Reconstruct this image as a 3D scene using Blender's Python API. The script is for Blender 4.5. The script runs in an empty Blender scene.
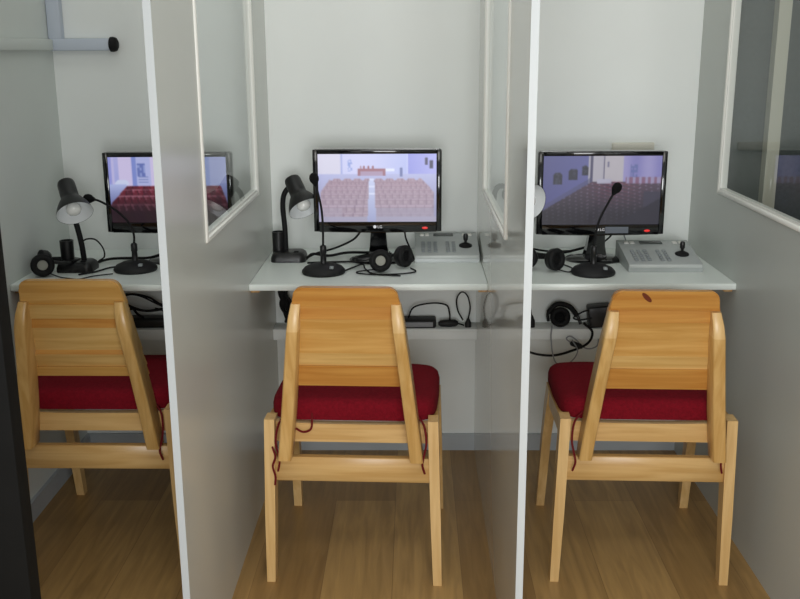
import bpy, bmesh, math, random
from mathutils import Vector, Matrix
random.seed(7)
S = bpy.context.scene
COL = S.collection
PI = math.pi

# ------------------------------------------------------------------ materials
def lin(c):
    return tuple(((v/255)/12.92 if v/255 <= .04045 else ((v/255+.055)/1.055)**2.4) for v in c) + (1,)

def mat(name, rgb, rough=.5, spec=.5, metal=0, coat=0, noise=None, bump=None, sheen=0, emit=None):
    m = bpy.data.materials.new(name); m.use_nodes = True
    nt = m.node_tree; b = nt.nodes['Principled BSDF']
    b.inputs['Base Color'].default_value = lin(rgb)
    b.inputs['Roughness'].default_value = rough
    b.inputs['Specular IOR Level'].default_value = spec
    b.inputs['Metallic'].default_value = metal
    b.inputs['Coat Weight'].default_value = coat
    b.inputs['Sheen Weight'].default_value = sheen
    tc = nt.nodes.new('ShaderNodeTexCoord')
    if noise:
        scale, amt = noise
        n = nt.nodes.new('ShaderNodeTexNoise'); n.inputs['Scale'].default_value = scale; n.inputs['Detail'].default_value = 4
        r = nt.nodes.new('ShaderNodeValToRGB')
        c = lin(rgb)
        r.color_ramp.elements[0].position = .3; r.color_ramp.elements[1].position = .7
        r.color_ramp.elements[0].color = tuple(v*(1-amt) for v in c[:3])+(1,)
        r.color_ramp.elements[1].color = tuple(min(1, v*(1+amt)) for v in c[:3])+(1,)
        nt.links.new(tc.outputs['Object'], n.inputs['Vector']); nt.links.new(n.outputs['Fac'], r.inputs['Fac'])
        nt.links.new(r.outputs['Color'], b.inputs['Base Color'])
    if bump:
        scale, st = bump
        n = nt.nodes.new('ShaderNodeTexNoise'); n.inputs['Scale'].default_value = scale; n.inputs['Detail'].default_value = 3
        bp = nt.nodes.new('ShaderNodeBump'); bp.inputs['Strength'].default_value = st; bp.inputs['Distance'].default_value = .004
        nt.links.new(tc.outputs['Object'], n.inputs['Vector']); nt.links.new(n.outputs['Fac'], bp.inputs['Height'])
        nt.links.new(bp.outputs['Normal'], b.inputs['Normal'])
    if emit:
        b.inputs['Emission Color'].default_value = lin(emit[0]); b.inputs['Emission Strength'].default_value = emit[1]
    return m

def wood(name, c1, c2, axis=0, rough=.38):
    m = bpy.data.materials.new(name); m.use_nodes = True
    nt = m.node_tree; b = nt.nodes['Principled BSDF']
    b.inputs['Roughness'].default_value = rough; b.inputs['Coat Weight'].default_value = .15; b.inputs['Coat Roughness'].default_value = .25
    tc = nt.nodes.new('ShaderNodeTexCoord'); mp = nt.nodes.new('ShaderNodeMapping')
    sc = [38, 38, 38]; sc[axis] = 2.2
    mp.inputs['Scale'].default_value = sc
    n = nt.nodes.new('ShaderNodeTexNoise'); n.inputs['Scale'].default_value = 1.6; n.inputs['Detail'].default_value = 5; n.inputs['Distortion'].default_value = .6
    r = nt.nodes.new('ShaderNodeValToRGB')
    r.color_ramp.elements[0].position = .36; r.color_ramp.elements[1].position = .66
    r.color_ramp.elements[0].color = lin(c2); r.color_ramp.elements[1].color = lin(c1)
    oi = nt.nodes.new('ShaderNodeObjectInfo'); add = nt.nodes.new('ShaderNodeVectorMath')
    nt.links.new(tc.outputs['Object'], mp.inputs['Vector'])
    nt.links.new(mp.outputs['Vector'], add.inputs[0]); nt.links.new(oi.outputs['Random'], add.inputs[1])
    nt.links.new(add.outputs['Vector'], n.inputs['Vector']); nt.links.new(n.outputs['Fac'], r.inputs['Fac'])
    nt.links.new(r.outputs['Color'], b.inputs['Base Color'])
    return m

def floor_mat():
    m = bpy.data.materials.new('oak_laminate'); m.use_nodes = True
    nt = m.node_tree; b = nt.nodes['Principled BSDF']; b.inputs['Roughness'].default_value = .36
    tc = nt.nodes.new('ShaderNodeTexCoord'); mp = nt.nodes.new('ShaderNodeMapping')
    mp.inputs['Rotation'].default_value = (0, 0, PI/2); mp.inputs['Location'].default_value = (.35, .06, 0)
    br = nt.nodes.new('ShaderNodeTexBrick')
    br.inputs['Scale'].default_value = 1; br.inputs['Brick Width'].default_value = 1.25; br.inputs['Row Height'].default_value = .19
    br.inputs['Mortar Size'].default_value = .0008; br.offset = .37; br.inputs['Bias'].default_value = 0
    br.inputs['Color1'].default_value = lin((190, 154, 98)); br.inputs['Color2'].default_value = lin((156, 122, 74)); br.inputs['Mortar'].default_value = lin((138, 106, 66))
    mp2 = nt.nodes.new('ShaderNodeMapping'); mp2.inputs['Scale'].default_value = (16, 1.3, 1)
    n = nt.nodes.new('ShaderNodeTexNoise'); n.inputs['Scale'].default_value = 2.5; n.inputs['Detail'].default_value = 6; n.inputs['Distortion'].default_value = .8
    r = nt.nodes.new('ShaderNodeValToRGB')
    r.color_ramp.elements[0].position = .3; r.color_ramp.elements[1].position = .72
    r.color_ramp.elements[0].color = (.74, .71, .66, 1); r.color_ramp.elements[1].color = (1.12, 1.1, 1.05, 1)
    mx = nt.nodes.new('ShaderNodeMix'); mx.data_type = 'RGBA'; mx.blend_type = 'MULTIPLY'; mx.inputs[0].default_value = 1
    # a few knots
    vo = nt.nodes.new('ShaderNodeTexVoronoi'); vo.inputs['Scale'].default_value = 2.6
    r2 = nt.nodes.new('ShaderNodeValToRGB'); r2.color_ramp.elements[0].position = .02; r2.color_ramp.elements[1].position = .09
    r2.color_ramp.elements[0].color = (.5, .42, .36, 1); r2.color_ramp.elements[1].color = (1, 1, 1, 1)
    mx2 = nt.nodes.new('ShaderNodeMix'); mx2.data_type = 'RGBA'; mx2.blend_type = 'MULTIPLY'; mx2.inputs[0].default_value = 1
    L = nt.links.new
    L(tc.outputs['Object'], mp.inputs['Vector']); L(mp.outputs['Vector'], br.inputs['Vector'])
    L(tc.outputs['Object'], mp2.inputs['Vector']); L(mp2.outputs['Vector'], n.inputs['Vector']); L(n.outputs['Fac'], r.inputs['Fac'])
    L(tc.outputs['Object'], vo.inputs['Vector']); L(vo.outputs['Distance'], r2.inputs['Fac'])
    L(br.outputs['Color'], mx.inputs[6]); L(r.outputs['Color'], mx.inputs[7])
    L(mx.outputs[2], mx2.inputs[6]); L(r2.outputs['Color'], mx2.inputs[7]); L(mx2.outputs[2], b.inputs['Base Color'])
    return m

def glass_mat():
    m = bpy.data.materials.new('window_glass'); m.use_nodes = True
    nt = m.node_tree; nt.nodes.remove(nt.nodes['Principled BSDF']); out = nt.nodes['Material Output']
    t = nt.nodes.new('ShaderNodeBsdfTransparent'); t.inputs['Color'].default_value = (.95, .97, .96, 1)
    g = nt.nodes.new('ShaderNodeBsdfGlossy'); g.inputs['Roughness'].default_value = .02; g.inputs['Color'].default_value = (.9, .92, .92, 1)
    lw = nt.nodes.new('ShaderNodeLayerWeight'); lw.inputs['Blend'].default_value = .5
    p = nt.nodes.new('ShaderNodeMath'); p.operation = 'POWER'; p.inputs[1].default_value = 4.5
    ma = nt.nodes.new('ShaderNodeMath'); ma.operation = 'MULTIPLY_ADD'; ma.inputs[1].default_value = .75; ma.inputs[2].default_value = .06
    mx = nt.nodes.new('ShaderNodeMixShader')
    L = nt.links.new
    L(lw.outputs['Facing'], p.inputs[0]); L(p.outputs[0], ma.inputs[0]); L(ma.outputs[0], mx.inputs[0])
    L(t.outputs[0], mx.inputs[1]); L(g.outputs[0], mx.inputs[2]); L(mx.outputs[0], out.inputs['Surface'])
    return m

def screen_mat():
    m = bpy.data.materials.new('lit_screen'); m.use_nodes = True
    nt = m.node_tree; b = nt.nodes['Principled BSDF']
    at = nt.nodes.new('ShaderNodeVertexColor'); at.layer_name = 'Col'
    b.inputs['Base Color'].default_value = (.01, .01, .012, 1); b.inputs['Roughness'].default_value = .35
    nt.links.new(at.outputs['Color'], b.inputs['Emission Color']); b.inputs['Emission Strength'].default_value = 1.0
    return m

M = dict(
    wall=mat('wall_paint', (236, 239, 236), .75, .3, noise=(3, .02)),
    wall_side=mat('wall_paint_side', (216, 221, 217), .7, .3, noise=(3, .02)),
    ceiling=mat('ceiling_paint', (225, 226, 222), .9, .2),
    floor=floor_mat(),
    panel_a=mat('melamine_satin', (200, 202, 196), .24, .5, noise=(2, .015)),
    panel_b=mat('melamine_gloss', (208, 209, 202), .06, .6, noise=(2, .015)),
    panel_c=mat('melamine_grey', (186, 190, 185), .34, .5, noise=(2, .015)),
    frame=mat('window_frame_white', (236, 236, 230), .4),
    edge=mat('panel_edge_white', (196, 201, 202), .45),
    skirting=mat('skirting_grey', (178, 184, 188), .5, noise=(8, .04)),
    dark_door=mat('dark_door_paint', (14, 14, 13), .7, .15, noise=(10, .2)),
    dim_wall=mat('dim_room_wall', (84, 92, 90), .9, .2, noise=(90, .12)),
    post=mat('pale_post', (196, 196, 180), .7),
    desk=mat('desk_white', (238, 245, 240), .32, .5, noise=(4, .012)),
    glass=glass_mat(), screen=screen_mat(),
    black=mat('black_plastic', (22, 22, 23), .38, .5, bump=(60, .05)),
    matte=mat('black_matte', (26, 26, 27), .6, .4, noise=(40, .1)),
    gloss=mat('piano_black', (10, 10, 12), .12, .6, coat=.4),
    rubber=mat('black_rubber', (18, 18, 19), .7, .3),
    foam=mat('black_foam', (20, 20, 21), .95, .2, bump=(200, .5)),
    grille=mat('grey_grille', (176, 176, 166), .8, .2, bump=(500, .5)),
    silver=mat('silver_plastic', (176, 181, 180), .42, .5, metal=.15, noise=(30, .03)),
    silver_dark=mat('silver_key', (146, 152, 154), .5),
    silver_edge=mat('silver_edge', (205, 209, 207), .4),
    white_key=mat('white_key', (228, 228, 222), .5),
    lcd=mat('lcd_window', (62, 68, 66), .2),
    conduit=mat('conduit_plastic', (196, 204, 216), .5),
    white_plastic=mat('white_plastic', (222, 219, 206), .5),
    shade_in=mat('shade_lining', (232, 235, 236), .4),
    bulb=mat('frosted_bulb', (250, 250, 246), .1, coat=.8),
    red=mat('red_fabric', (116, 14, 28), .95, .15, noise=(140, .16), bump=(260, .5), sheen=0),
    tie=mat('red_tie', (104, 22, 26), .9, .2),
    led=mat('red_led', (200, 30, 30), .4, emit=((225, 45, 40), .5)),
    logo=mat('silver_logo_glow', (215, 215, 218), .35, emit=((190, 190, 195), .35)),  # logo is no light source; faint glow put in to brighten it
    sticker=mat('grey_sticker', (96, 102, 112), .5),
    greywire=mat('grey_wire', (150, 152, 156), .6),
    knot=mat('wood_knot', (104, 42, 18), .5),
    batten=wood('pine_batten', (206, 168, 116), (186, 146, 96), 1),
    leg=wood('beech_leg', (224, 188, 130), (208, 168, 108), 2),
    leg_end=wood('beech_end', (238, 212, 160), (228, 196, 140), 2),
    rail=wood('beech_rail', (216, 178, 118), (198, 156, 94), 0),
    post_w=wood('pine_post', (212, 172, 108), (192, 148, 82), 2),
    amber=wood('pine_amber', (200, 146, 72), (182, 122, 52), 0),
    honey=wood('pine_honey', (210, 164, 94), (194, 144, 72), 0),
    pale=wood('pine_pale', (218, 180, 114), (202, 160, 92), 0),
)

# ------------------------------------------------------------------ mesh helpers
class MB:
    def __init__(s):
        s.bm = bmesh.new(); s.mats = []; s.smooth = set()
    def mi(s, m):
        if m not in s.mats: s.mats.append(m)
        return s.mats.index(m)
    def _new(s, nf0, m, smooth):
        s.bm.faces.ensure_lookup_table()
        i = s.mi(m)
        for f in s.bm.faces[nf0:]:
            f.material_index = i; f.smooth = smooth
    def box(s, x0, x1, y0, y1, z0, z1, m, bev=0, seg=2, mtx=None):
        nf = len(s.bm.faces)
        g = bmesh.ops.create_cube(s.bm, size=1)
        vs = g['verts']
        for v in vs:
            v.co = Vector(((x0+x1)/2+v.co.x*(x1-x0), (y0+y1)/2+v.co.y*(y1-y0), (z0+z1)/2+v.co.z*(z1-z0)))
        if mtx is not None:
            for v in vs: v.co = mtx @ v.co
        fs = [f for f in s.bm.faces[:] if all(v in vs for v in f.verts)] if False else None
        if bev:
            es = list({e for v in vs for e in v.link_edges})
            bmesh.ops.bevel(s.bm, geom=es, offset=bev, segments=seg, affect='EDGES', profile=.5)
        s._tag_untouched(m, False)
        return s
    def _tag_untouched(s, m, smooth):
        i = s.mi(m)
        lay = s.bm.faces.layers.int.get('done') or s.bm.faces.layers.int.new('done')
        for f in s.bm.faces:
            if f[lay] == 0:
                f[lay] = 1; f.material_index = i; f.smooth = smooth
    def rings(s, rings, m, cap0=True, cap1=True, smooth=True, closed=False):
        rv = [[s.bm.verts.new(p) for p in r] for r in rings]
        n = len(rv[0])
        k = len(rv)
        for a in range(k if closed else k-1):
            A, B = rv[a], rv[(a+1) % k]
            for i in range(n):
                s.bm.faces.new((A[i], A[(i+1) % n], B[(i+1) % n], B[i]))
        if not closed:
            if cap0: s.bm.faces.new(list(reversed(rv[0])))
            if cap1: s.bm.faces.new(rv[-1])
        s._tag_untouched(m, smooth)
        if smooth and not closed:
            s.bm.faces.ensure_lookup_table()
        return s
    def lathe(s, prof, m, origin=(0, 0, 0), axis=(0, 0, 1), seg=24, sx=1, sy=1, cap0=True, cap1=True):
        q = Vector(axis).normalized().to_track_quat('Z', 'Y'); o = Vector(origin)
        rr = [[o + q @ Vector((r*math.cos(2*PI*i/seg)*sx, r*math.sin(2*PI*i/seg)*sy, z)) for i in range(seg)] for r, z in prof]
        return s.rings(rr, m, cap0, cap1)
    def tube(s, pts, r, m, seg=8, sub=6, straight=False, r1=None):
        P = [Vector(p) for p in pts]
        if not straight and len(P) > 2:
            Q = []
            for i in range(len(P)-1):
                p0 = P[i-1] if i else P[0]*2-P[1]; p1, p2 = P[i], P[i+1]; p3 = P[i+2] if i+2 < len(P) else P[-1]*2-P[-2]
                for k in range(sub):
                    t = k/sub
                    Q.append(.5*((2*p1)+(p2-p0)*t+(2*p0-5*p1+4*p2-p3)*t*t+(3*p1-p0-3*p2+p3)*t**3))
            Q.append(P[-1]); P = Q
        n = None; rr = []
        for i, p in enumerate(P):
            d = (P[min(i+1, len(P)-1)]-P[max(i-1, 0)])
            d = d.normalized() if d.length > 1e-9 else Vector((0, 0, 1))
            if n is None:
                n = d.orthogonal().normalized()
            n = (n-d*n.dot(d)); n = n.normalized() if n.length > 1e-6 else d.orthogonal().normalized()
            b = d.cross(n)
            R = r if r1 is None else r+(r1-r)*i/(len(P)-1)
            rr.append([p+(n*math.cos(2*PI*k/seg)+b*math.sin(2*PI*k/seg))*R for k in range(seg)])
        return s.rings(rr, m)
    def ball(s, c, r, m, sx=1, sy=1, sz=1, seg=16):
        prof = [(max(r*math.sin(PI*i/10), 1e-4), -r*math.cos(PI*i/10)) for i in range(11)]
        c = Vector(c)
        rr = [[c+Vector((a*math.cos(2*PI*i/seg)*sx, a*math.sin(2*PI*i/seg)*sy, z*sz)) for i in range(seg)] for a, z in prof]
        return s.rings(rr, m)
    def poly(s, outline, y0, y1, m, mtx=None, bev=0):
        """outline in (x,z), extruded from y0 to y1"""
        A = [Vector((x, y0, z)) for x, z in outline]; B = [Vector((x, y1, z)) for x, z in outline]
        if mtx is not None: A = [mtx @ p for p in A]; B = [mtx @ p for p in B]
        va = [s.bm.verts.new(p) for p in A]; vb = [s.bm.verts.new(p) for p in B]
        n = len(va); fs = []
        for i in range(n): fs.append(s.bm.faces.new((va[i], vb[i], vb[(i+1) % n], va[(i+1) % n])))
        fa = s.bm.faces.new(va); fb = s.bm.faces.new(list(reversed(vb)))
        if bev:
            es = list(set(fa.edges) | set(fb.edges))
            bmesh.ops.bevel(s.bm, geom=es, offset=bev, segments=2, affect='EDGES', profile=.5)
        s._tag_untouched(m, False); return s
    def obj(s, name, parent=None, loc=None):
        bmesh.ops.recalc_face_normals(s.bm, faces=s.bm.faces[:])
        me = bpy.data.meshes.new(name); s.bm.to_mesh(me); s.bm.free()
        for m in s.mats: me.materials.append(m)
        try: me.set_sharp_from_angle(angle=math.radians(45))
        except Exception: pass
        o = bpy.data.objects.new(name, me); COL.objects.link(o)
        if parent is not None: o.parent = parent
        if loc is not None: o.location = loc
        return o

def tag(o, label, cat, group=None, kind=None):
    o['label'] = label; o['category'] = cat
    if group: o['group'] = group
    if kind: o['kind'] = kind
    return o
def thing(name, label, cat, loc=(0, 0, 0), rz=0, group=None):
    o = bpy.data.objects.new(name, None); COL.objects.link(o); o.empty_display_size = .05
    o.location = loc; o.rotation_euler = (0, 0, math.radians(rz))
    return tag(o, label, cat, group)
def struct(mb, name, parent=None):
    o = mb.obj(name, parent); o['kind'] = 'structure'; return o

def rrect(x0, x1, z0, z1, r, n=5, rb=None):
    rb = r if rb is None else rb
    pts = []
    for cx, cz, a0, R in ((x1-rb, z0+rb, -PI/2, rb), (x1-r, z1-r, 0, r), (x0+r, z1-r, PI/2, r), (x0+rb, z0+rb, PI, rb)):
        for i in range(n+1):
            a = a0+PI/2*i/n; pts.append((cx+R*math.cos(a), cz+R*math.sin(a)))
    return pts

# ------------------------------------------------------------------ layout (metres; camera stands at x=0, y=0)
XL, XA, XB, XC = -1.183, -.482, .2157, .935
T = .0154
YB, YD, YF = 3.265, 2.742, 1.85
ZD = .74
# ------------------------------------------------------------------ room
struct(MB().box(-2.4, 2.4, -1.5, 3.4, -.05, 0, M['floor']), 'floor')
struct(MB().box(-1.3, 2.1, YB, YB+.1, 0, 2.6, M['wall']), 'wall_back')
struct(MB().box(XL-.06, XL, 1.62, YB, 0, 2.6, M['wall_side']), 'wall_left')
struct(MB().box(-2.4, 2.4, -.6, 3.4, 2.6, 2.66, M['ceiling']), 'ceiling')
struct(MB().box(XL+.012, XA-T, YB-.012, YB, 0, .062, M['skirting']).box(XA, XB, YB-.012, YB, 0, .062, M['skirting'])
       .box(XB+T, XC, YB-.012, YB, 0, .062, M['skirting']), 'baseboard_back')
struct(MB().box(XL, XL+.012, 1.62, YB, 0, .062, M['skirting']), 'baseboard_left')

def partition(name, x0, x1, y0, y1, yw0, yw1, zw0, zw1, m, zt=2.12):
    mb = MB()
    e = .0012
    mb.box(x0, x1, y0+e, yw0, 0, zt, m).box(x0, x1, yw1, y1, 0, zt, m)
    mb.box(x0, x1, yw0, yw1, 0, zw0, m).box(x0, x1, yw0, yw1, zw1, zt, m)
    mb.box(x0, x1, y0, y0+e, 0, zt, M['edge'])
    return struct(mb, name)
def window(n, x0, x1, yw0, yw1, zw0, zw1, w=.014, pane=None):
    root = bpy.data.objects.new('window_%d' % n, None); COL.objects.link(root); root['kind'] = 'structure'
    root.location = ((x0+x1)/2, (yw0+yw1)/2, zw0)
    inv = Matrix.Translation(-Vector(root.location))
    mb = MB(); p = .005; xa, xb = x0-p, x1+p
    for (a, b, c, d) in ((yw0, yw0+w, zw0, zw1), (yw1-w, yw1, zw0, zw1), (yw0+w, yw1-w, zw0, zw0+w), (yw0+w, yw1-w, zw1-w, zw1)):
        mb.box(xa, xb, a, b, c, d, M['frame'], .003, 1, inv)
    # thin inner glazing bead
    q = w; bw = .006; xa2, xb2 = x0-.001, x1+.001
    for (a, b, c, d) in ((yw0+q, yw0+q+bw, zw0+q, zw1-q), (yw1-q-bw, yw1-q, zw0+q, zw1-q), (yw0+q+bw, yw1-q-bw, zw0+q, zw0+q+bw), (yw0+q+bw, yw1-q-bw, zw1-q-bw, zw1-q)):
        mb.box(xa2, xb2, a, b, c, d, M['frame'], 0, 1, inv)
    fr = mb.obj('window_frame', root); fr['kind'] = 'structure'
    g = MB(); xm = pane if pane else (x0+x1)/2
    vs = [g.bm.verts.new(inv @ Vector(v)) for v in ((xm, yw0+q, zw0+q), (xm, yw1-q, zw0+q), (xm, yw1-q, zw1-q), (xm, yw0+q, zw1-q))]
    g.bm.faces.new(vs); g._tag_untouched(M['glass'], False)
    o = g.obj('window_pane', root); o['kind'] = 'structure'

ZW0, ZW1 = .968, 1.9
partition('partition_left', XA-T, XA, YF, YB, 2.205, 2.978, ZW0, ZW1, M['panel_a'])
window(1, XA-T, XA, 2.205, 2.978, ZW0, ZW1, pane=XA-.003)
partition('partition_right', XB, XB+T, YF, YB, 2.235, 2.978, ZW0, ZW1, M['panel_b'])
window(2, XB, XB+T, 2.235, 2.978, ZW0, ZW1, pane=XB+.003)
partition('wall_right', XC, XC+.018, 1.2, YB, 2.10, 2.978, ZW0, ZW1, M['panel_c'], 2.6)
window(3, XC, XC+.018, 2.10, 2.978, ZW0, ZW1, pane=XC+.003)
# the dim room beyond the right-hand window
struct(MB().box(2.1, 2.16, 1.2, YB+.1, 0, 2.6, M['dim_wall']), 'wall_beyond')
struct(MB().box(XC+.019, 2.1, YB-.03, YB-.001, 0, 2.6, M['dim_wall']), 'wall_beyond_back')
struct(MB().box(1.088, 1.126, 3.02, 3.06, 0, 2.6, M['post']), 'trim_1')
# dark door leaf standing open in front of the left booth
struct(MB().box(-1.32, -.625, 1.40, 1.44, .005, 2.03, M['dark_door'], .002), 'door_1')

# ------------------------------------------------------------------ chairs
def post_mesh(s, end='leg_end', drop=0):
    """tapered curved back post; s = -1 left, 1 right"""
    mb = MB(); rr = []
    #      z    xcentre rear  front halfwidth
    prof = [(.372, .171, -.032, .028, .0165), (.42, .166, -.036, .029, .0165), (.50, .157, -.044, .022, .016), (.60, .146, -.058, .006, .0155),
            (.69, .136, -.074, -.010, .015), (.735, .131, -.083, -.020, .0145), (.77, .127, -.080, -.029, .0135), (.802, .123, -.068, -.038, .0115)]
    for z, xc, yr, yf, hw in prof:
        xc *= s; c = .003; z -= drop*max(0, z-.45)/.35
        rr.append([(xc-hw+c, yr, z), (xc+hw-c, yr, z), (xc+hw, yr+c, z), (xc+hw, yf-c, z), (xc+hw-c, yf, z), (xc-hw+c, yf, z), (xc-hw, yf-c, z), (xc-hw, yr+c, z)])
    mb.rings(rr, M['post_w'], smooth=False)
    # pale bevelled cut on the upper rear face of the post
    mb.bm.faces.ensure_lookup_table()
    i = mb.mi(M[end])
    for f in mb.bm.faces:
        if f.calc_center_median().z > .737-drop*.9: f.material_index = i
    return mb
def chair(label, loc, rz, tones, knot=False, loop=False, zs=(.566, .626, .664, .706, .760, .794, .846), face=.003, drop=0, shift=0):
    t = thing('wooden_chair', label, 'chair', loc, rz, 'wooden chairs at the booth desks')
    for s in (-1, 1):
        mb = MB(); rr = []
        for z, hw, y0, y1 in ((0, .0115, .006, .042), (.2, .0135, .002, .046), (.474, .0135, 0, .05)):
            x = s*(.226-.028*z); rr.append([(x-hw, y0, z), (x+hw, y0, z), (x+hw, y1, z), (x-hw, y1, z)])
        mb.rings(rr, M['leg'], smooth=False).obj('leg', t)
        mb = MB(); rr = []
        for z, hw, y0, y1 in ((0, .0125, .460, .490), (.26, .0135, .395, .438), (.36, .0135, .345, .408), (.444, .0135, .300, .372)):
            x = s*(.224-.024*z); rr.append([(x-hw, y0, z), (x+hw, y0, z), (x+hw, y1, z), (x-hw, y1, z)])
        mb.rings(rr, M['leg'], smooth=False).obj('leg', t)
        x = s*.213
        mb = MB(); rr = [[(x-.012, .0505, a), (x+.012, .0505, a), (x+.012, .299, a+d), (x-.012, .299, a+d)] for a, d in ((.418, -.020), (.466, -.022))]
        mb.rings(rr, M['post_w'], smooth=False).obj('side_rail', t)
    # rear seat rail with a paler, slightly dished top edge
    mb = MB(); n = 12
    lo = []; hi = []
    for i in range(n+1):
        u = -1+2*i/n; x = u*.2005
        hi.append((x, .452+.006*u*u*abs(u))); lo.append((x, .402))
    mb.poly(lo+hi[::-1], .030, .054, M['rail'])
    i2 = mb.mi(M['leg_end'])
    for f in mb.bm.faces:
        f.normal_update()
        if f.calc_center_median().z > .446: f.material_index = i2
    mb.obj('seat_rail', t)
    MB().box(-.2005, .2005, .325, .348, .385, .436, M['rail'], .002, 1).obj('front_rail', t)
    MB().box(-.204, .204, .010, .032, .298, .366, M['rail'], .002, 1).obj('stretcher', t)
    for s in (-1, 1): post_mesh(s, 'leg' if tones[0] == 'amber' else 'post_w', drop).obj('back_post', t, (shift, 0, 0))
    # backrest: glued boards, leaning, each board at a slightly different angle
    mb = MB()
    def yat(z): return .009-(z-.566)*.30 - .012*math.sin((z-.566)/.28*PI)*0
    offs = [((0, -.002), (face, -face*.4), (-.001, face), (face, .001), (-.002, face), (0, -.002), (face*.5, 0))[k % 7] for k in range(len(zs)-1)]
    def halfw(z): return .129+(zs[-1]-z)*.11
    nb = len(zs)-1
    for k in range(nb):
        z0, z1 = zs[k], zs[k+1]
        y0, y1 = yat(z0)+offs[k][0], yat(z1)+offs[k][1]
        w0, w1 = halfw(z0), halfw(z1)
        th = .021
        if k == nb-1:
            r = .026; pts = [(-w0, z0), (w0, z0)]
            for i in range(7):
                a = PI/2*i/6; pts.append((w1-r+r*math.cos(a), z1-r+r*math.sin(a)))
            for i in range(7):
                a = PI/2+PI/2*i/6; pts.append((-w1+r+r*math.cos(a), z1-r+r*math.sin(a)))
        else: pts = [(-w0, z0), (w0, z0), (w1, z1), (-w1, z1)]
        sl = (y1-y0)/(z1-z0)
        va = [mb.bm.verts.new((x, y0+sl*(z-z0), z)) for x, z in pts]
        vb = [mb.bm.verts.new((x, y0+sl*(z-z0)+th, z)) for x, z in pts]
        n = len(va)
        for i in range(n): mb.bm.faces.new((va[i], vb[i], vb[(i+1) % n], va[(i+1) % n]))
        fa = mb.bm.faces.new(va); fb = mb.bm.faces.new(vb[::-1])
        if k == nb-1:
            bmesh.ops.bevel(mb.bm, geom=[e for e in fa.edges if max(v.co.z for v in e.verts) > z0+.005], offset=.004, segments=2, affect='EDGES')
        mb._tag_untouched(M[tones[k]], False)
    if knot:
        zc = .817; pts = []
        for i in range(14):
            a = 2*PI*i/14; pts.append((-.047+.008*math.cos(a)-.010*math.sin(a), zc+.013*math.sin(a)))
        sl = -.35
        vs = [mb.bm.verts.new((x, yat(z)+offs[-1][0]-.004+.002, z)) for x, z in pts]
        mb.bm.faces.new(vs); mb._tag_untouched(M['knot'], False)
    mb.obj('backrest', t, (shift, 0, 0))
    # cushion
    mb = MB(); N = 40
    def outline(sc, e=0):
        pts = []
        for i in range(N):
            a = 2*PI*i/N; c, s_ = math.cos(a), math.sin(a); p = .16
            x = .225*sc*math.copysign(abs(c)**(2/7), c); y = .240+(.205*sc)*math.copysign(abs(s_)**(2/7), s_)
            if y < .245: x *= 1-.03*(.245-y)/.22
            pts.append((x, y))
        return pts
    lev = [(.4665, .95), (.468, .985), (.479, 1.0), (.498, 1.0), (.511, .985), (.519, .95), (.525, .86), (.528, .6), (.529, .25)]
    rr = [[(x, y-.004, z-.006-(y-.03)*.060) for x, y in outline(sc)] for z, sc in lev]
    mb.rings(rr, M['red'])
    cu = mb.obj('seat_cushion', t)
    for s in (-1, 1):
        MB().tube([(s*.165, .03, .484), (s*.188, .012, .462), (s*.196, -.008, .42), (s*.190, -.012, .385), (s*.186, -.018, .362), (s*.192, -.012, .335)], .0028, M['tie'], 6).obj('tie_string', cu)
    if loop:
        MB().tube([(-.105, .035, .484), (-.104, .024, .463), (-.108, .022, .440), (-.128, .022, .432), (-.148, .022, .442)], .0028, M['tie'], 6).obj('tie_string', cu)
        MB().tube([(-.206, -.004, .40), (-.199, -.006, .372), (-.207, -.004, .345), (-.201, -.004, .316), (-.203, -.004, .292)], .003, M['tie'], 6).obj('tie_string', cu)
    return t
chair('wooden chair with pale banded back boards, before the lamp whose bulb shows', (-.868, 2.425, 0), -.5, ['honey', 'pale', 'amber', 'pale', 'amber', 'pale', 'honey'], zs=(.566, .594, .632, .644, .712, .738, .778, .846), face=.006, drop=.014)
chair('wooden chair with a red cushion tie hanging in a loop, between the partitions', (-.164, 2.343, 0), -2.4, ['amber', 'pale', 'honey', 'honey', 'amber', 'amber'], loop=True)
chair('wooden chair with a dark knot on its top board, beside the right-hand wall', (.605, 2.348, 0), -2.2, ['amber', 'pale', 'honey', 'honey', 'amber', 'amber'], knot=True, drop=.022, shift=.009, zs=(.554, .614, .652, .694, .748, .782, .834))

# ------------------------------------------------------------------ desks and wall trunking
def desk(label, x0, x1):
    t = thing('desk', label, 'desk', (x0, YB, 0), 0, 'white wall desks')
    w = x1-x0
    MB().box(.0005, w-.0005, YD-YB, -.0005, ZD-.019, ZD, M['desk'], .0012, 1).obj('desktop', t)
    for xa in (.0005, w-.0255):
        MB().box(xa, xa+.025, YD-YB+.03, -.06, ZD-.032, ZD-.0192, M['batten'], .001, 1).obj('support_batten', t)
    return t
desk('white desk carrying a lamp whose bulb is showing, left of both partitions', XL, XA-T)
desk('white desk with microphone, headphones and controller, between the two partitions', XA, XB)
desk('white desk with the controller standing clear of the wall, right of both partitions', XB+T, XC)
def trunking(label, x0, x1):
    t = thing('cable_trunking', label, 'trunking', (x0, YB, .438), 0, 'cable trunking along the back wall')
    w = x1-x0
    MB().box(0, w, -.085, 0, 0, .030, M['wall'], .001, 1).obj('channel', t)
    MB().box(0, w, -.088, 0, .0300, .039, M['wall'], .001, 1).obj('cover', t)
trunking('white wall ledge trunking holding a black cable tangle under the left-hand desk', XL, XA-T)
trunking('white wall ledge trunking holding a power adapter under the middle desk', XA, XB)
trunking('white wall ledge trunking holding a spare headset under the right-hand desk', XB+T, XC)
ZT = .477
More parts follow.
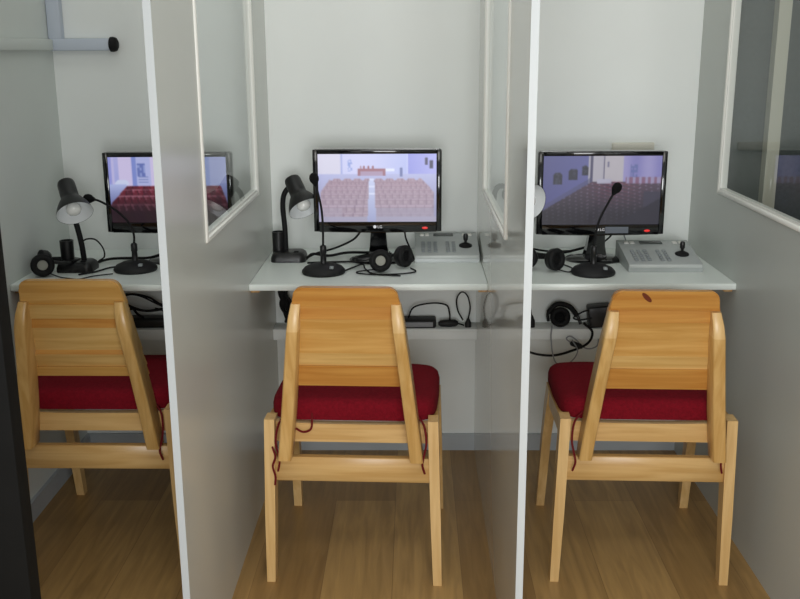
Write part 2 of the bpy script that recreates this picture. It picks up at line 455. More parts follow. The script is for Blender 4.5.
# conduit in the corner, upper left
t = thing('cable_conduit', 'pale wall conduit with a round black end plug in the upper left corner', 'conduit', (XL, YB, 1.4))
def rel(mb_pts, o): return [tuple(Vector(p)-Vector(o)) for p in mb_pts]
MB().box(.001, .045, -.034, -.0005, .04, 1.19, M['conduit'], .004, 2).obj('vertical_run', t)
MB().box(.001, .198, -.036, -.0005, .003, .042, M['conduit'], .006, 2).obj('horizontal_run', t)
MB().box(.0005, .018, -1.55, -.037, .005, .040, M['wall_side'], .004, 2).obj('side_run', t)  # same conduit, wall tone stands in for the shade on this stretch
MB().lathe([(.018, 0), (.0235, .003), (.024, .012), (.021, .022), (.012, .027)], M['rubber'], (.1975, -.0245, .0225), (1, 0, 0), 20)\
    .obj('end_plug', t)
tag(MB().box(.66, .80, YB-.013, YB, 1.070, 1.098, M['white_plastic'], .004, 2).obj('junction_box'), 'small cream junction box on the back wall above the right-hand monitor', 'junction box')
# louvre plate on left wall
t = thing('wall_vent', 'small black slatted vent low on the left wall beside the dark door', 'vent', (XL, 2.66, .40))
MB().box(.0005, .006, -.05, .05, 0, .085, M['white_plastic'], .001, 1).obj('frame', t)
mb = MB()
for k in range(5): mb.box(.0062, .012, -.044, .044, .008+k*.0155, .0165+k*.0155, M['rubber'])
mb.obj('slat', t)

# ------------------------------------------------------------------ monitors
def lerp(a, b, t): return tuple(a[i]+(b[i]-a[i])*t for i in range(3))
def hsh(a, b, c=0):
    v = math.sin(a*12.9898+b*78.233+c*37.7)*43758.5453
    return v-math.floor(v)
def chairs_rows(u, v, vp, rows, base, red, hi, col=None, seed=0):
    return base
def paint_mid(u, v):
    # hall seen from the back: aisle, two blocks of red chairs, table, blue-white walls
    c = lerp((176, 186, 236), (206, 208, 244), .5+.5*math.sin(u*5))
    if u < .2: c = (214, 212, 232)
    elif u > .76: c = lerp((150, 154, 226), (176, 178, 236), (u-.76)/.24)
    if .19 < u < .205 and v < .33: c = (168, 176, 226)
    if .755 < u < .765 and v < .36: c = (206, 212, 246)
    for a, b in ((.915, .115), (.958, .16)):
        if abs(u-a) < .012 and abs(v-b) < .055: c = (66, 62, 92)
    if .25 < u < .29 and .08 < v < .26 and hsh(int(u*80), int(v*40)) > .45: c = (150, 166, 224)
    if v > .30: c = lerp((182, 186, 226), (150, 150, 184), min(1, (v-.3)*2))
    if .34 < u < .57 and .215 < v < .32:
        c = (156, 108, 122) if v < .255 or (abs(u-.345) < .012 or abs(u-.56) < .012) else (172, 150, 178)
    if .57 < u < .65 and .22 < v < .26: c = (226, 232, 250)
    if .36 < u < .47 and .18 < v < .215 and math.sin(u*180) > .2: c = (150, 96, 106)
    if abs(u-.702) < .012 and .2 < v < .34: c = (110, 120, 170)
    # chairs
    lft = .02+max(0, .56-v)*.42; rgt = .98-max(0, .56-v)*.55
    al = .435-.03*(v-.3); ar = .475+.02*(v-.3)
    if v > .36+.03*math.sin(u*70)*(.36 < v < .42) and v < .93 and lft < u < rgt and not (al < u < ar):
        rows = [.36, .41, .46, .52, .585, .66, .76, .87, .96]
        for k in range(len(rows)-1):
            if rows[k] <= v < rows[k+1]:
                f = (v-rows[k])/(rows[k+1]-rows[k]); wch = .026+.008*k
                g = ((u-.45)/wch) % 1
                dk = lerp((146, 98, 114), (136, 116, 130), k/7)
                c = lerp(dk, (178, 160, 176), .35+.35*f)
                if f < .22: c = lerp((176, 120, 138), (190, 176, 196), .5+.05*k)
                if .2 < g < .62 and .3 < f < .72: c = lerp(c, (204, 184, 196), .45)
                if g < .13: c = lerp(c, (96, 74, 96), .4)
        if u > .45 and v > .80: c = lerp((158, 152, 176), c, .35)  # grey reflection haze blended into the lower rows
        if u < .2 and v > .8: c = lerp((170, 160, 180), c, .5)
        c = lerp(c, (158, 148, 166), .35)
    elif v > .36 and al <= u <= ar:
        c = lerp((200, 208, 240), (160, 166, 204), (v-.36)/.6)
        if int(v*26) % 3 == 0 and v < .6: c = (214, 220, 246)
    elif v > .93: c = (162, 158, 182)
    return c
def paint_right(u, v):
    # side wall with three dark arched pictures, lit double door, rows of chairs running away
    c = lerp((96, 98, 156), (120, 122, 186), u*2) if u < .4 else (150, 148, 206)
    if .385 < u < .68 and v < .40:
        c = (206, 202, 214)
        if abs(u-.41) < .01 or abs(u-.518) < .006: c = (92, 90, 120)
        if u > .52: c = (214, 208, 216)
        if abs(u-.55) < .006 and .08 < v < .16: c = (130, 130, 160)
    if u >= .68: c = lerp((150, 146, 214), (178, 172, 228), (.5+.5*math.sin(u*30)))
    if .74 < u < .80 and .12 < v < .36 and hsh(int(u*70), int(v*40), 3) > .4: c = (118, 128, 190)
    for a, b, h in ((.125, .33, .09), (.255, .265, .08), (.355, .21, .07)):
        w = .036 if a < .3 else .028
        if abs(u-a) < w and b-h < v < b+h:
            if v > b-h+.04 or ((u-a)/w)**2+((b-h+.04-v)/.04)**2 < 1: c = (50, 50, 66) if abs(u-a) > w*.6 or hsh(int(u*90), int(v*60)) > .5 else (70, 72, 92)
    line = .80-u*1.02 if u < .42 else .37
    if v > line-.07 and u < .42: c = lerp(c, (92, 92, 130), .6)
    if v > line and v > .36+ .04*(u-.42)*0:
        d = (v-.36)/.64
        c = lerp((96, 78, 98), (42, 38, 50), min(1, d*1.25))
        a = u*1.0+v*.75; b = v-u*.42
        k = math.floor(b*19); g = (a*15+k*.37) % 1; f = (b*19) % 1
        red = max(0, 1-abs(u-.62)/.34)*max(0, 1-d*1.5)
        if f < .55: c = lerp(c, (146, 70, 88), .75*red)
        if .3 < g < .52 and .1 < f < .5: c = lerp(c, (168, 160, 190), .55*max(0, 1-d)+.12)
        if u > .86 and v > .52: c = (66, 62, 82)
        if u+v > 1.62: c = (44, 41, 56)
    if u > .7 and .31 < v < .40: c = (150, 108, 138) if math.sin(u*120) > 0 else (176, 166, 206)
    if .46 < u < .58 and .33 < v < .40: c = (206, 204, 226)
    return lerp(c, (40, 40, 60), .08)
def paint_left(u, v):
    c = (206, 196, 232)
    if u < .03: c = (148, 152, 218)
    elif u < .05: c = (190, 186, 228)
    elif u < .085: c = lerp((176, 176, 226), (160, 166, 222), v*2)
    elif .20 < u < .235: c = (128, 142, 208)
    elif u >= .235 and u < .36: c = (176, 182, 228)
    elif u >= .74: c = (140, 156, 212) if .80 < u < .86 else (168, 176, 224)
    if .245 < u < .315 and .10 < v < .30: c = (104, 118, 182) if hsh(int(u*60), int(v*24)) > .35 else (146, 158, 212)
    if .25 < u < .34 and .30 < v < .40: c = lerp((120, 132, 190), (196, 200, 236), (math.sin(v*160)+1)/2)
    if .44 < u < .70 and .26 < v < .36: c = (150, 104, 122)
    edge = .44+max(0, .15-u)*1.9
    if .03 < u < .17 and .34 < v < .46: c = (204, 212, 240) if ((u-.11)/.06)**2+((v-.40)/.055)**2 < 1 else c
    if u < .15 and v > .42: c = lerp((176, 186, 230), (74, 78, 130), min(1, (v-.42)*2.2))
    if u > .93 and v > .40: c = lerp((150, 160, 215), (70, 70, 110), min(1, (v-.4)*2))
    if v > edge and v > .43 and u < 1.02-max(0, .8-v)*.2:
        d = (v-.43)/.57
        k = math.floor(v*(17-6*d)); f = (v*(17-6*d)) % 1; g = (u*(21-8*d)+.43*k) % 1
        c = lerp((128, 40, 58), (40, 21, 30), min(1, d*1.35))
        if f < .2 and d < .6: c = lerp(c, (206, 168, 182), .6*(1-d*1.2))
        if .3 < g < .5 and .2 < f < .6: c = lerp(c, (196, 160, 176), .42*(1-d*.7))
        if g < .12: c = lerp(c, (24, 14, 22), .6)
        if hsh(k, int(u*21), 5) > .7: c = lerp(c, (40, 20, 34), .35)
    return c
def text_mesh(txt, size):
    cu = bpy.data.curves.new('logo_text', 'FONT'); cu.body = txt; cu.size = size; cu.align_x = 'LEFT'; cu.extrude = .0003
    o = bpy.data.objects.new('logo_text', cu); COL.objects.link(o)
    bpy.context.view_layer.update()
    me = bpy.data.meshes.new_from_object(o.evaluated_get(bpy.context.evaluated_depsgraph_get()))
    bpy.data.objects.remove(o); return me
def monitor(label, x, paint, w=.400, gain=1.0, sticker=False, y=3.0, h=.257, z0=.108):
    t = thing('monitor', label, 'monitor', (x, y, ZD), 0, 'wide black monitors on the booth desks')
    hw = w/2; z1 = z0+h
    sx, s0, s1 = hw-.0165, z0+.031, z1-.0145
    # bezel: front ring with slightly bellied chin
    out = [(-hw+.004, z1), (-hw, z1-.004)]
    out = []
    n = 14
    for i in range(n+1):
        u = -1+2*i/n; out.append((hw*u*(1 if abs(u) < 1 else 1), z0-.004*(1-u*u)))
    out += [(hw, z1-.006), (hw-.004, z1-.001), (hw-.01, z1), (-hw+.01, z1), (-hw+.004, z1-.001), (-hw, z1-.006)]
    mb = MB(); mb.poly(out, 0.004, .036, M['gloss'], bev=.002); 
    mb.box(-hw+.03, hw-.03, .036, .058, z0+.03, z1-.03, M['black'], .01, 2)
    # raised frame around the screen
    mb.box(-hw+.001, -sx, 0, .006, z0+.002, z1-.001, M['gloss'], .0015, 1).box(sx, hw-.001, 0, .006, z0+.002, z1-.001, M['gloss'], .0015, 1)
    mb.box(-sx, sx, 0, .006, s1, z1-.001, M['gloss'], .0015, 1).box(-sx, sx, 0, .006, z0-.001, s0, M['gloss'], .0015, 1)
    bez = mb.obj('bezel', t)
    # screen as a finely coloured panel
    NX, NY = 132, 76
    me = bpy.data.meshes.new('screen')
    vs = [(-sx+2*sx*i/NX, .0035, s1-(s1-s0)*j/NY) for j in range(NY+1) for i in range(NX+1)]
    fs = [(j*(NX+1)+i, (j+1)*(NX+1)+i, (j+1)*(NX+1)+i+1, j*(NX+1)+i+1) for j in range(NY) for i in range(NX)]
    me.from_pydata(vs, [], fs); me.materials.append(M['screen'])
    ca = me.color_attributes.new('Col', 'FLOAT_COLOR', 'POINT')
    for j in range(NY+1):
        for i in range(NX+1):
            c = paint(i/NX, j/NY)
            # camera-like softness
            c2 = paint(min(1, (i+1)/NX), j/NY); c3 = paint(i/NX, min(1, (j+1)/NY))
            c = tuple((c[k]*2+c2[k]+c3[k])/4 for k in range(3))
            r = lin(c); ca.data[j*(NX+1)+i].color = (r[0]*gain, r[1]*gain, r[2]*gain, 1)
    so = bpy.data.objects.new('screen', me); COL.objects.link(so); so.parent = t
    so['label'] = 'lit screen showing a hall with rows of chairs'
    # logo: small disc and two letters on the chin
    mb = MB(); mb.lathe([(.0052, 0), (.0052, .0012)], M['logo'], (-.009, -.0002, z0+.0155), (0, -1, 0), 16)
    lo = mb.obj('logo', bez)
    tm = text_mesh('LG', .0125)
    bm = bmesh.new(); bm.from_mesh(lo.data)
    n0 = len(bm.verts); bm.from_mesh(tm); bm.verts.ensure_lookup_table()
    R = Matrix.Translation((-.001, -.0008, z0+.0112)) @ Matrix.Rotation(PI/2, 4, 'X')
    for v in bm.verts[n0:]: v.co = R @ v.co
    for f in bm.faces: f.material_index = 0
    bm.to_mesh(lo.data); bm.free()
    mb = MB(); mb.lathe([(.0095, 0), (.0088, .0015), (.004, .002)], M['led'], (hw-.052, -.0002, z0+.0115), (0, -1, 0), 18, 1, .42); mb.obj('power_light', bez)
    if sticker:
        MB().box(.016, .088, -.001, .0002, z0+.004, z0+.024, M['sticker']).obj('sticker', bez)
    # stand
    mb = MB(); rr = []
    for z, a, y0, y1 in ((.010, .036, .052, .098), (.05, .028, .050, .086), (.10, .024, .040, .072), (.16, .026, .034, .062)):
        rr.append([(-a, y0, z), (a, y0, z), (a, y1, z), (-a, y1, z)])
    mb.rings(rr, M['gloss'], smooth=False).obj('stand_neck', t)
    MB().lathe([(.094, 0), (.096, .004), (.090, .009), (.06, .013), (.02, .015)], M['gloss'], (0, .075, 0), (0, 0, 1), 36, 1, .74).obj('stand_base', t)
    return t
monitor('wide black monitor showing a hall with crimson seat rows, half hidden by the partition', -.765, paint_left, gain=.85, h=.250)
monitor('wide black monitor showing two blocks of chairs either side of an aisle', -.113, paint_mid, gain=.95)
monitor('wide black monitor with a grey sticker, showing three dark arched pictures on a wall', .583, paint_right, w=.397, gain=.66, sticker=True, h=.259, z0=.097)

# ------------------------------------------------------------------ desk lamps
def lamp(label, loc, rz, mouth, axis, armpts, cup=True, base=True):
    """mouth = centre of the shade's open end, axis = pointing out of it (both local)"""
    t = thing('desk_lamp', label, 'lamp', loc, rz, 'black desk lamps')
    mb = MB(); pr = rrect(-.056, .056, -.048, .048, .02)
    rr = []
    for z, sc in ((0, 1), (.012, 1), (.024, .92), (.030, .78), (.031, .4)):
        rr.append([(x*sc, y*sc, z) for x, y in pr])
    mb.rings(rr, M['black']); mb.obj('base', t)
    # pen pot moulded on the base
    mb = MB(); mb.lathe([(.020, .02), (.021, .09), (.018, .09), (.018, .04), (.001, .04)], M['black'], (-.036, .020, 0), (0, 0, 1), 18); mb.obj('pen_pot', t)
    MB().box(.018, .034, -.030, -.018, .0285, .034, M['rubber'], .002, 1).obj('switch', t)
    MB().tube(armpts, .0085, M['rubber'], 12, 8).obj('arm', t)
    a = Vector(axis).normalized(); m = Vector(mouth)
    sh = MB()
    prof = [(.0545, 0), (.0525, .008), (.047, .024), (.036, .044), (.0280, .055), (.027, .064), (.0265, .108), (.024, .117), (.012, .120)]
    sh.lathe([(r, -z) for r, z in prof], M['black'], m, a, 32, cap0=False)
    so = sh.obj('shade', t)
    li = MB(); li.lathe([(.0538, -.0005), (.0512, -.010), (.0452, -.025), (.032, -.045), (.02, -.050), (.001, -.051)], M['shade_in'], m, a, 32, cap0=False); li.obj('shade_lining', so)
    bu = MB(); bu.lathe([(.011, -.05), (.013, -.036), (.021, -.022), (.0225, -.012), (.018, -.003), (.009, .0015), (.001, .002)], M['bulb'], m, a, 20); bu.obj('bulb', t)
    return t
lamp('black desk lamp with its bulb showing, in front of the left wall', (-1.050, 2.945, ZD), 0, (.036, -.085, .192), (.40, -.62, -.74),
     [(.022, 0, .03), (.018, -.003, .09), (.004, -.006, .17), (-.018, -.006, .235), (-.012, -.018, .265), (.004, -.034, .262)])
lamp('black desk lamp with its shade bent low, beside the left edge of the middle monitor', (-.405, 3.085, ZD), 0, (.063, -.054, .176), (.42, -.56, -.76),
     [(-.012, .012, .03), (-.013, .012, .10), (-.017, .010, .17), (-.012, .006, .21), (.004, .002, .234), (.024, -.004, .238)])
lamp('black desk lamp mostly hidden behind the shiny partition, pale lining facing the monitor', (.288, 3.095, ZD), 0, (.074, -.148, .208), (.56, -.81, -.12),
     [(-.01, .01, .03), (-.02, .015, .1), (-.03, .01, .19), (-.02, -.01, .235), (.01, -.035, .238), (.032, -.058, .222)])

# ------------------------------------------------------------------ gooseneck microphones
def mic(label, loc, neck, head_dir):
    t = thing('microphone', label, 'microphone', loc, 0, 'gooseneck microphones on the booth desks')
    MB().lathe([(.064, 0), (.067, .005), (.066, .010), (.058, .019), (.040, .027), (.018, .031), (.001, .032)], M['matte'], (0, 0, 0), (0, 0, 1), 36).obj('base', t)
    MB().box(.022, .034, -.050, -.036, .0225, .030, M['silver_dark'], .001, 1, Matrix.Rotation(0, 4, 'Z')).obj('switch', t)
    MB().lathe([(.012, .028), (.0095, .034), (.0085, .060), (.010, .062), (.010, .082), (.0075, .086)], M['black'], (0, 0, 0), (0, 0, 1), 16).obj('stem', t)
    MB().tube([(0, 0, .08)]+neck, .0035, M['rubber'], 8, 8).obj('gooseneck', t)
    e = Vector(neck[-1]); d = Vector(head_dir).normalized()
    MB().lathe([(.005, -.006), (.009, .002), (.0135, .009), (.0145, .018), (.012, .027), (.006, .032), (.001, .033)], M['foam'], e, d, 18).obj('windscreen', t)
mic('gooseneck microphone bent sideways towards the lamp with the visible bulb', (-.866, 2.935, ZD), [(.002, 0, .112), (-.012, .01, .146), (-.055, .03, .182), (-.108, .05, .208), (-.135, .06, .214)], (-.9, .2, .1))
mic('gooseneck microphone standing upright in front of the low bent desk lamp', (-.276, 2.892, ZD), [(.001, 0, .14), (-.002, -.003, .20), (-.012, -.006, .252), (-.018, -.006, .275)], (-.2, 0, 1))
mic('gooseneck microphone in front of the monitor showing three dark arched pictures', (.543, 2.873, ZD), [(.004, .0, .125), (.014, 0, .17), (.036, -.004, .218), (.050, -.008, .248)], (.45, -.15, .9))

# ------------------------------------------------------------------ headphones
def ear_cup(parent, c, nrm, r=.034, pale=True):
    d = Vector(nrm).normalized(); c = Vector(c)
    cup = MB().lathe([(.012, -.020), (r*.72, -.019), (r*.95, -.010), (r, 0), (r*.98, .004)], M['black'], c, d, 28).obj('ear_cup', parent)
    pd = MB(); rr = []
    q = d.to_track_quat('Z', 'Y'); R, rt = r*.74, r*.29
    for i in range(28):
        a = 2*PI*i/28
        rr.append([c+q @ Vector(((R+rt*math.cos(b))*math.cos(a), (R+rt*math.cos(b))*math.sin(a), .008+rt*.9*math.sin(b))) for b in [2*PI*k/10 for k in range(10)]])
    pd.rings(rr, M['rubber'], closed=True).obj('ear_pad', cup)
    MB().lathe([(r*.60, .006), (r*.5, .0075), (.001, .008)], M['grille'] if pale else M['foam'], c, d, 24).obj('speaker_mesh', cup)
def headphones(label, loc, cups, band, cable=None, pale=(True, True), wire='rubber'):
    t = thing('headphones', label, 'headphones', loc, 0, 'black headphones')
    for (c, n), p in zip(cups, pale): ear_cup(t, c, n, pale=p)
    MB().tube(band, .0055, M['black'], 8, 8).obj('headband', t)
    mid = band[1:-1]
    MB().tube(mid, .009, M['rubber'], 10, 8).obj('band_pad', t)
    if cable: MB().tube(cable, .0022, M[wire], 6, 8).obj('cable', t)
headphones('black headphones with a grey centred ear cup, lying against the left wall', (-1.118, 2.86, ZD),
    [((-.005, -.01, .036), (.35, -.92, .1)), ((-.022, .05, .036), (-.8, -.5, .1))],
    [(.022, .012, .040), (.062, .045, .030), (.066, .115, .022), (.005, .155, .018), (-.045, .130, .022), (-.052, .085, .036)],
    [(.01, -.005, .01), (.05, -.03, .004), (.085, -.05, .004), (.12, -.06, .004), (.15, -.02, .004), (.20, .01, .004)], (True, False))
headphones('black headphones with one pale ear cup facing out, in front of the middle monitor stand', (-.095, 2.91, ZD),
    [((-.008, -.012, .037), (.2, -.95, .15)), ((.062, .048, .038), (.75, -.6, .1))],
    [(-.030, .010, .040), (-.075, .012, .034), (-.088, .060, .026), (-.04, .100, .026), (.025, .100, .030), (.050, .070, .040)],
    [(-.02, .0, .008), (-.08, -.025, .004), (-.04, -.055, .004), (.05, -.050, .004), (.10, -.02, .004), (.085, .03, .004)], (True, False))
headphones('black headphones peeking out beside the shiny partition on the right-hand desk', (.385, 2.925, ZD),
    [((-.035, .01, .037), (-.4, -.9, .1)), ((.045, -.02, .038), (.6, -.75, .1))],
    [(-.030, .03, .040), (-.05, .07, .03), (0, .095, .024), (.045, .07, .028), (.052, .015, .040)],
    [(.05, -.03, .01), (.085, -.045, .004), (.105, 0, .004), (.09, .05, .004), (.06, .10, .004)], (False, False))
headphones('spare black headset resting on the wall ledge under the right-hand desk', (.500, 3.205, ZT),
    [((.0, -.012, .036), (-.3, -.85, .5))],
    [(-.038, .010, .018), (-.040, .004, .05), (-.012, .0, .080), (.030, .0, .072), (.058, -.004, .04), (.070, -.01, .012)],
    [(-.03, -.03, .012), (-.036, -.055, -.02), (-.030, -.06, -.075), (-.012, -.058, -.115), (.03, -.058, -.11), (.055, -.058, -.07), (.035, -.056, -.03)], (False,), 'greywire')

# ------------------------------------------------------------------ camera controllers
def controller(label, loc, w, d=.205):
    t = thing('joystick_controller', label, 'controller', loc, 0, 'grey joystick control keyboards')
    hf, hb = .026, .062
    def top(y): return hf+(hb-hf)*y/d
    prof = [(0, 0), (d, 0), (d, hb-.004), (d-.012, hb), (d-.050, top(d-.050)+.002), (.004, hf), (0, hf-.004)]
    mb = MB(); rr = [[(x, y, z) for y, z in prof] for x in (0, w)]
    mb.rings(rr, M['silver'], smooth=False)
    body = mb.obj('body', t)
    MB().box(.002, w-.002, -.003, .0005, .013, .024, M['silver_edge'], .001, 1).obj('front_lip', body)
    sl = math.atan2(hb-hf, d)
    def plane(x, y): return Matrix.Translation((x, y, top(y)+.0012)) @ Matrix.Rotation(sl, 4, 'X')
    kx, ky, ks = w*.13, .026, .0185
    for r in range(5):
        for c in range(6):
            if c == 3: continue
            b = MB(); b.box(-.0058, .0058, -.0055, .0055, -.001, .004, M['silver_dark'], .001, 1, plane(kx+c*ks*1.07, ky+r*.0185)); b.obj('key', t)
    MB().box(-w*.16, w*.16, -.012, .012, 0, .003, M['lcd'], .001, 1, plane(w*.46, d*.83)).obj('display', t)
    for x in (.115, .195, .80, .885):
        MB().box(-w*.034, w*.034, -.010, .010, -.001, .004, M['white_key'], .002, 1, plane(w*x, d*.83)).obj('function_key', t)
    P = plane(w*.80, d*.36)
    jb = MB(); c = P @ Vector((0, 0, 0)); ax = (P.to_3x3() @ Vector((0, 0, 1)))
    jb.lathe([(.0215, 0), (.021, .003), (.012, .008), (.006, .011)], M['rubber'], c, ax, 22)
    j = jb.obj('joystick_boot', t)
    js = MB(); js.lathe([(.0045, .008), (.0045, .017), (.0075, .020), (.008, .033), (.0065, .039), (.002, .041)], M['black'], c, (0, .05, 1), 16); js.obj('joystick', j)
controller('grey joystick keyboard pushed against the shiny partition, beside the middle monitor', (.004, 3.035, ZD), .206)
controller('grey joystick keyboard on the right-hand desk next to the arched-pictures monitor', (.655, 2.892, ZD), .224)

# ------------------------------------------------------------------ cables and small electrics
def cable(name, label, cat, pts, r=.003, m='rubber', group=None):
    return tag(MB().tube(pts, r, M[m], 6, 8).obj(name), label, cat, group)
z = ZD+.004
G = 'black cables lying on the desks'
cable('cable', 'thick black cable running behind the left microphone to the partition', 'cable', [(-1.02, 3.03, z), (-.98, 3.06, z+.006), (-.92, 3.10, z), (-.86, 3.09, z+.004), (-.80, 3.16, z+.012), (-.74, 3.12, z), (-.60, 3.14, z)], .0045, group=G)
cable('cable', 'thin black cable looping up behind the left desk lamp', 'cable', [(-1.02, 3.06, z), (-.992, 3.03, z+.02), (-.985, 3.0, z+.055), (-1.0, 2.98, z+.085), (-1.022, 2.96, z+.090), (-1.034, 2.95, z+.08)], .0025, group=G)
cable('cable', 'black cable curling across the left desk to the microphone base', 'cable', [(-1.02, 2.86, z), (-.98, 2.90, z), (-.95, 2.96, z), (-.90, 2.98, z), (-.87, 2.97, z+.01)], .0028, group=G)
cable('cable', 'black cable from the middle lamp base to the monitor stand', 'cable', [(-.35, 3.08, z), (-.33, 3.10, z+.012), (-.28, 3.13, z), (-.22, 3.13, z+.01), (-.15, 3.15, z+.006), (-.08, 3.18, z)], .0045, group=G)
cable('cable', 'black cable sagging below the left corner of the middle monitor', 'cable', [(-.36, 3.06, z), (-.32, 3.12, z+.01), (-.26, 3.16, z+.02), (-.20, 3.15, z+.05), (-.17, 3.10, z+.09)], .0035, group=G)
cable('cable', 'black cable passing behind the upright microphone stem', 'cable', [(-.34, 3.02, z), (-.26, 3.03, z), (-.20, 3.02, z+.003), (-.15, 3.02, z)], .0035, group=G)
cable('cable', 'black cable hanging from the middle monitor to the headphones', 'cable', [(-.03, 3.06, .85), (-.026, 3.07, .815), (-.012, 3.065, .78), (.0, 3.03, .752), (-.02, 3.02, z)], .003, group=G)
cable('cable', 'black cable from the microphone base under the middle headphones', 'cable', [(-.21, 2.91, z), (-.19, 2.95, z), (-.16, 2.96, z+.008), (-.15, 2.93, z), (-.12, 2.86, z), (-.04, 2.835, z)], .0025, group=G)
cable('cable', 'black cable running from behind the shiny partition to the right monitor stand', 'cable', [(.30, 3.14, z), (.36, 3.12, z+.014), (.43, 3.10, z+.008), (.50, 3.13, z+.010), (.57, 3.16, z+.02)], .0045, group=G)
cable('cable', 'second black cable beside it, lower towards the right headphones', 'cable', [(.34, 3.20, z+.02), (.40, 3.17, z+.012), (.46, 3.17, z+.004), (.53, 3.20, z)], .0035, group=G)
cable('cable', 'black cable from the right monitor down behind the microphone', 'cable', [(.648, 3.07, .848), (.635, 3.10, .81), (.61, 3.14, .775), (.60, 3.19, z+.01)], .003, group=G)
cable('cable', 'thin grey cable rising behind the right-hand joystick keyboard', 'cable', [(.70, 3.11, .765), (.695, 3.13, .79), (.675, 3.10, .83), (.66, 3.07, .86)], .002, 'greywire', G)

# under the left desk
tag(MB().box(-1.0, -.84, 3.19, 3.245, ZT, ZT+.036, M['black'], .010, 3).box(-.84, -.76, 3.195, 3.24, ZT, ZT+.026, M['matte'], .008, 2).obj('power_strip'), 'black power strip on the wall ledge under the left-hand desk', 'power strip')
mb = MB()
mb.tube([(-1.01, 3.20, .585), (-.96, 3.185, .60), (-.90, 3.18, .59), (-.86, 3.18, .565), (-.80, 3.18, .56)], .004, M['rubber'])
mb.tube([(-1.01, 3.20, .585), (-.97, 3.18, .56), (-.92, 3.175, .545), (-.87, 3.175, .548), (-.82, 3.18, .56), (-.78, 3.2, .58)], .005, M['rubber'])
mb.tube([(-1.02, 3.21, .53), (-.985, 3.19, .538), (-.96, 3.18, .55), (-.945, 3.185, .53), (-.93, 3.2, .513)], .004, M['rubber'])
mb.tube([(-.88, 3.175, .552), (-.85, 3.17, .545), (-.84, 3.175, .52), (-.845, 3.19, .50)], .004, M['rubber'])
mb.tube([(-.98, 3.19, .60), (-.93, 3.18, .595), (-.88, 3.18, .57), (-.85, 3.18, .555)], .003, M['rubber'])
tag(mb.obj('cable_bundle'), 'looped black cables above the power strip under the left-hand desk', 'cable')
# under the middle desk
mb = MB()
for k in range(5):
    a = k*1.3
    mb.tube([(-.455+.010*math.cos(a), 3.215, .715), (-.450+.012*math.sin(a), 3.205+.006*k, .66), (-.446-.012*math.cos(a), 3.20, .60), (-.436+.014*math.sin(a*2), 3.20, .55), (-.43+.012*math.cos(a*2), 3.205, .49+.004*k)], .006, M['rubber'])
mb.tube([(-.45, 3.2, .60), (-.42, 3.19, .57), (-.435, 3.19, .53), (-.455, 3.2, .56), (-.44, 3.195, .60)], .006, M['rubber'])
tag(mb.obj('cable_bundle'), 'knotted black cable bundle hanging under the left end of the middle desk', 'cable')
cable('cable', 'black cable slanting down behind the top of the middle chair', 'cable', [(-.43, 3.22, .715), (-.40, 3.2, .67), (-.37, 3.2, .64), (-.34, 3.2, .60)], .005)
t = thing('power_adapter', 'dark flat power adapter with grey label on the ledge right of the middle chair', 'adapter', (.01, 3.215, ZT))
MB().box(-.072, .066, -.030, .030, 0, .030, M['matte'], .007, 3).obj('case', t)
MB().box(-.040, .055, -.0312, -.0295, .006, .022, M['greywire'], .0004, 1).obj('sticker', t)
MB().tube([(-.03, 0, .028), (-.01, -.01, .07), (.05, -.012, .085), (.10, -.01, .078), (.112, -.01, .05), (.113, -.012, .02)], .0028, M['rubber'], 6, 8).obj('cord', t)
t = thing('power_plug', 'black plug lying on the ledge near the shiny partition, cord end flat', 'plug', (.118, 3.205, ZT))
MB().lathe([(.006, -.034), (.011, -.026), (.013, 0), (.012, .024), (.006, .034)], M['matte'], (0, 0, .0131), (1, .1, 0), 14).obj('plug_body', t)
MB().tube([(.03, .0, .013), (.045, -.004, .010), (.054, -.002, .006)], .003, M['rubber'], 6).obj('cord', t)
t = thing('power_plug', 'small upright black plug with a tall looped cord beside the shiny partition', 'plug', (.186, 3.205, ZT))
MB().lathe([(.011, 0), (.011, .014), (.006, .026), (.004, .03)], M['matte'], (0, 0, 0), (0, 0, 1), 14).obj('plug_body', t)
MB().tube([(0, 0, .028), (.006, -.004, .07), (-.004, -.006, .112), (-.024, -.006, .125), (-.040, -.004, .10), (-.036, -.002, .06), (-.018, 0, .024)], .0026, M['rubber'], 6, 8).obj('cord', t)
# under the right desk
t = thing('power_adapter', 'black square power adapter on the ledge at the back of the knotted chair', 'adapter', (.635, 3.215, ZT))
MB().box(-.035, .045, -.028, .028, 0, .075, M['black'], .006, 2, Matrix.Rotation(math.radians(-6), 4, 'Y')).obj('case', t)
MB().tube([(-.03, -.01, .06), (-.06, -.02, .055), (-.09, -.02, .035), (-.07, -.03, .03), (-.03, -.03, .036)], .003, M['rubber'], 6).obj('cord', t)
t = thing('power_plug', 'small dark plug hanging below the ledge among grey wires, right-hand booth', 'plug', (.553, 3.160, .425))
MB().lathe([(.004, -.024), (.009, -.018), (.010, .012), (.005, .022)], M['matte'], (0, 0, 0), (.9, 0, -.35), 14).obj('plug_body', t)
MB().tube([(-.022, 0, .009), (-.035, .004, .022), (-.022, .004, .03), (.0, .004, .016), (.02, .002, -.006), (.045, .002, -.014), (.07, .004, -.004), (.075, .006, .02)], .0022, M['greywire'], 6, 8).obj('cord', t)
cable('cable', 'thick black cable sagging across the front of the ledge, right-hand booth', 'cable', [(.235, 3.165, .47), (.32, 3.162, .435), (.40, 3.16, .398), (.47, 3.16, .388), (.53, 3.16, .402), (.59, 3.162, .43), (.605, 3.165, .47), (.575, 3.17, .50)], .0045)
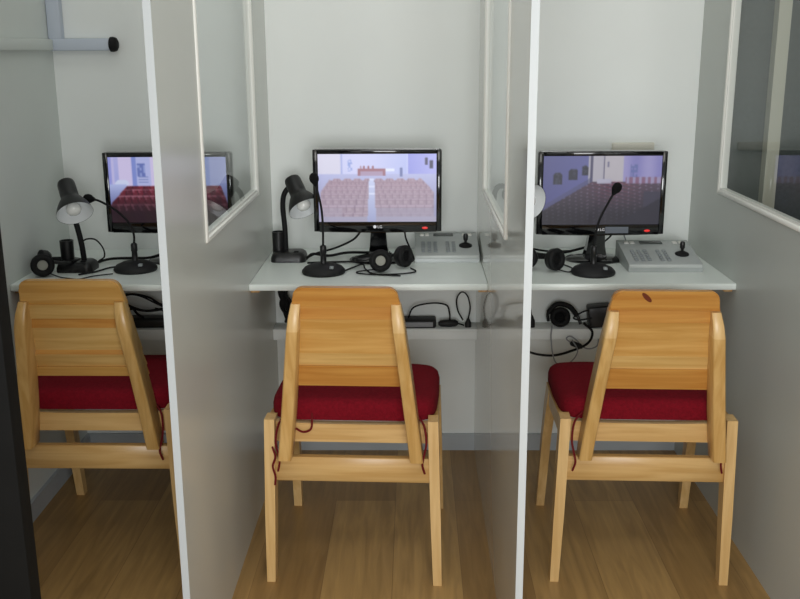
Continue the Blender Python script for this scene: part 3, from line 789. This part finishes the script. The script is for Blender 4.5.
t = thing('power_plug', 'black plug with a taut cord hanging beside the shiny partition, right-hand booth', 'plug', (.402, 3.205, ZT))
MB().lathe([(.013, 0), (.013, .022), (.007, .036), (.004, .042)], M['matte'], (0, 0, 0), (0, 0, 1), 14).obj('plug_body', t)
MB().tube([(0, 0, .04), (-.006, 0, .08), (-.018, .01, .14), (-.03, .02, .24)], .0026, M['rubber'], 6).obj('cord', t)

# ------------------------------------------------------------------ light
def area(name, loc, target, sx, sy, power, color=(1, 1, 1)):
    l = bpy.data.lights.new(name, 'AREA'); l.shape = 'RECTANGLE'; l.size = sx; l.size_y = sy; l.energy = power; l.color = color
    o = bpy.data.objects.new(name, l); COL.objects.link(o); o.location = loc
    o.rotation_euler = (Vector(target)-Vector(loc)).to_track_quat('-Z', 'Y').to_euler(); return o
area('ceiling_panel_light', (-.05, .75, 2.5), (-.05, 2.6, .8), 1.6, .6, 10, (1, .985, .95))
area('booth_ceiling_light', (-.12, 2.55, 2.56), (-.12, 2.55, 0), 1.9, .35, 4, (.97, 1, 1))
area('lamp_behind', (.16, -.45, 1.12), (.02, 2.9, .72), 1.1, .8, 40, (.98, 1, 1))
area('far_room_fill', (1.55, 1.7, 2.3), (1.4, 3.0, 1.2), .4, .3, 2.2, (1, 1, .95))  # added fill, brightens the post and walls behind the glass
w = bpy.data.worlds.new('room_ambient'); S.world = w; w.use_nodes = True
w.node_tree.nodes['Background'].inputs[0].default_value = (.92, .95, 1, 1); w.node_tree.nodes['Background'].inputs[1].default_value = .5

# ------------------------------------------------------------------ camera
cam = bpy.data.cameras.new('camera'); co = bpy.data.objects.new('camera', cam); COL.objects.link(co)
cam.sensor_width = 36; cam.lens = 969.2/800*36; cam.clip_start = .05
co.matrix_world = Matrix.Translation((0, 0, 1.4033)) @ Matrix.Rotation(.0148, 4, 'Z') @ Matrix.Rotation(PI/2-.253, 4, 'X') @ Matrix.Rotation(-.0056, 4, 'Z')
S.camera = co
S.view_settings.view_transform = 'Standard'
S.view_settings.look = 'None'
S.view_settings.exposure = 0
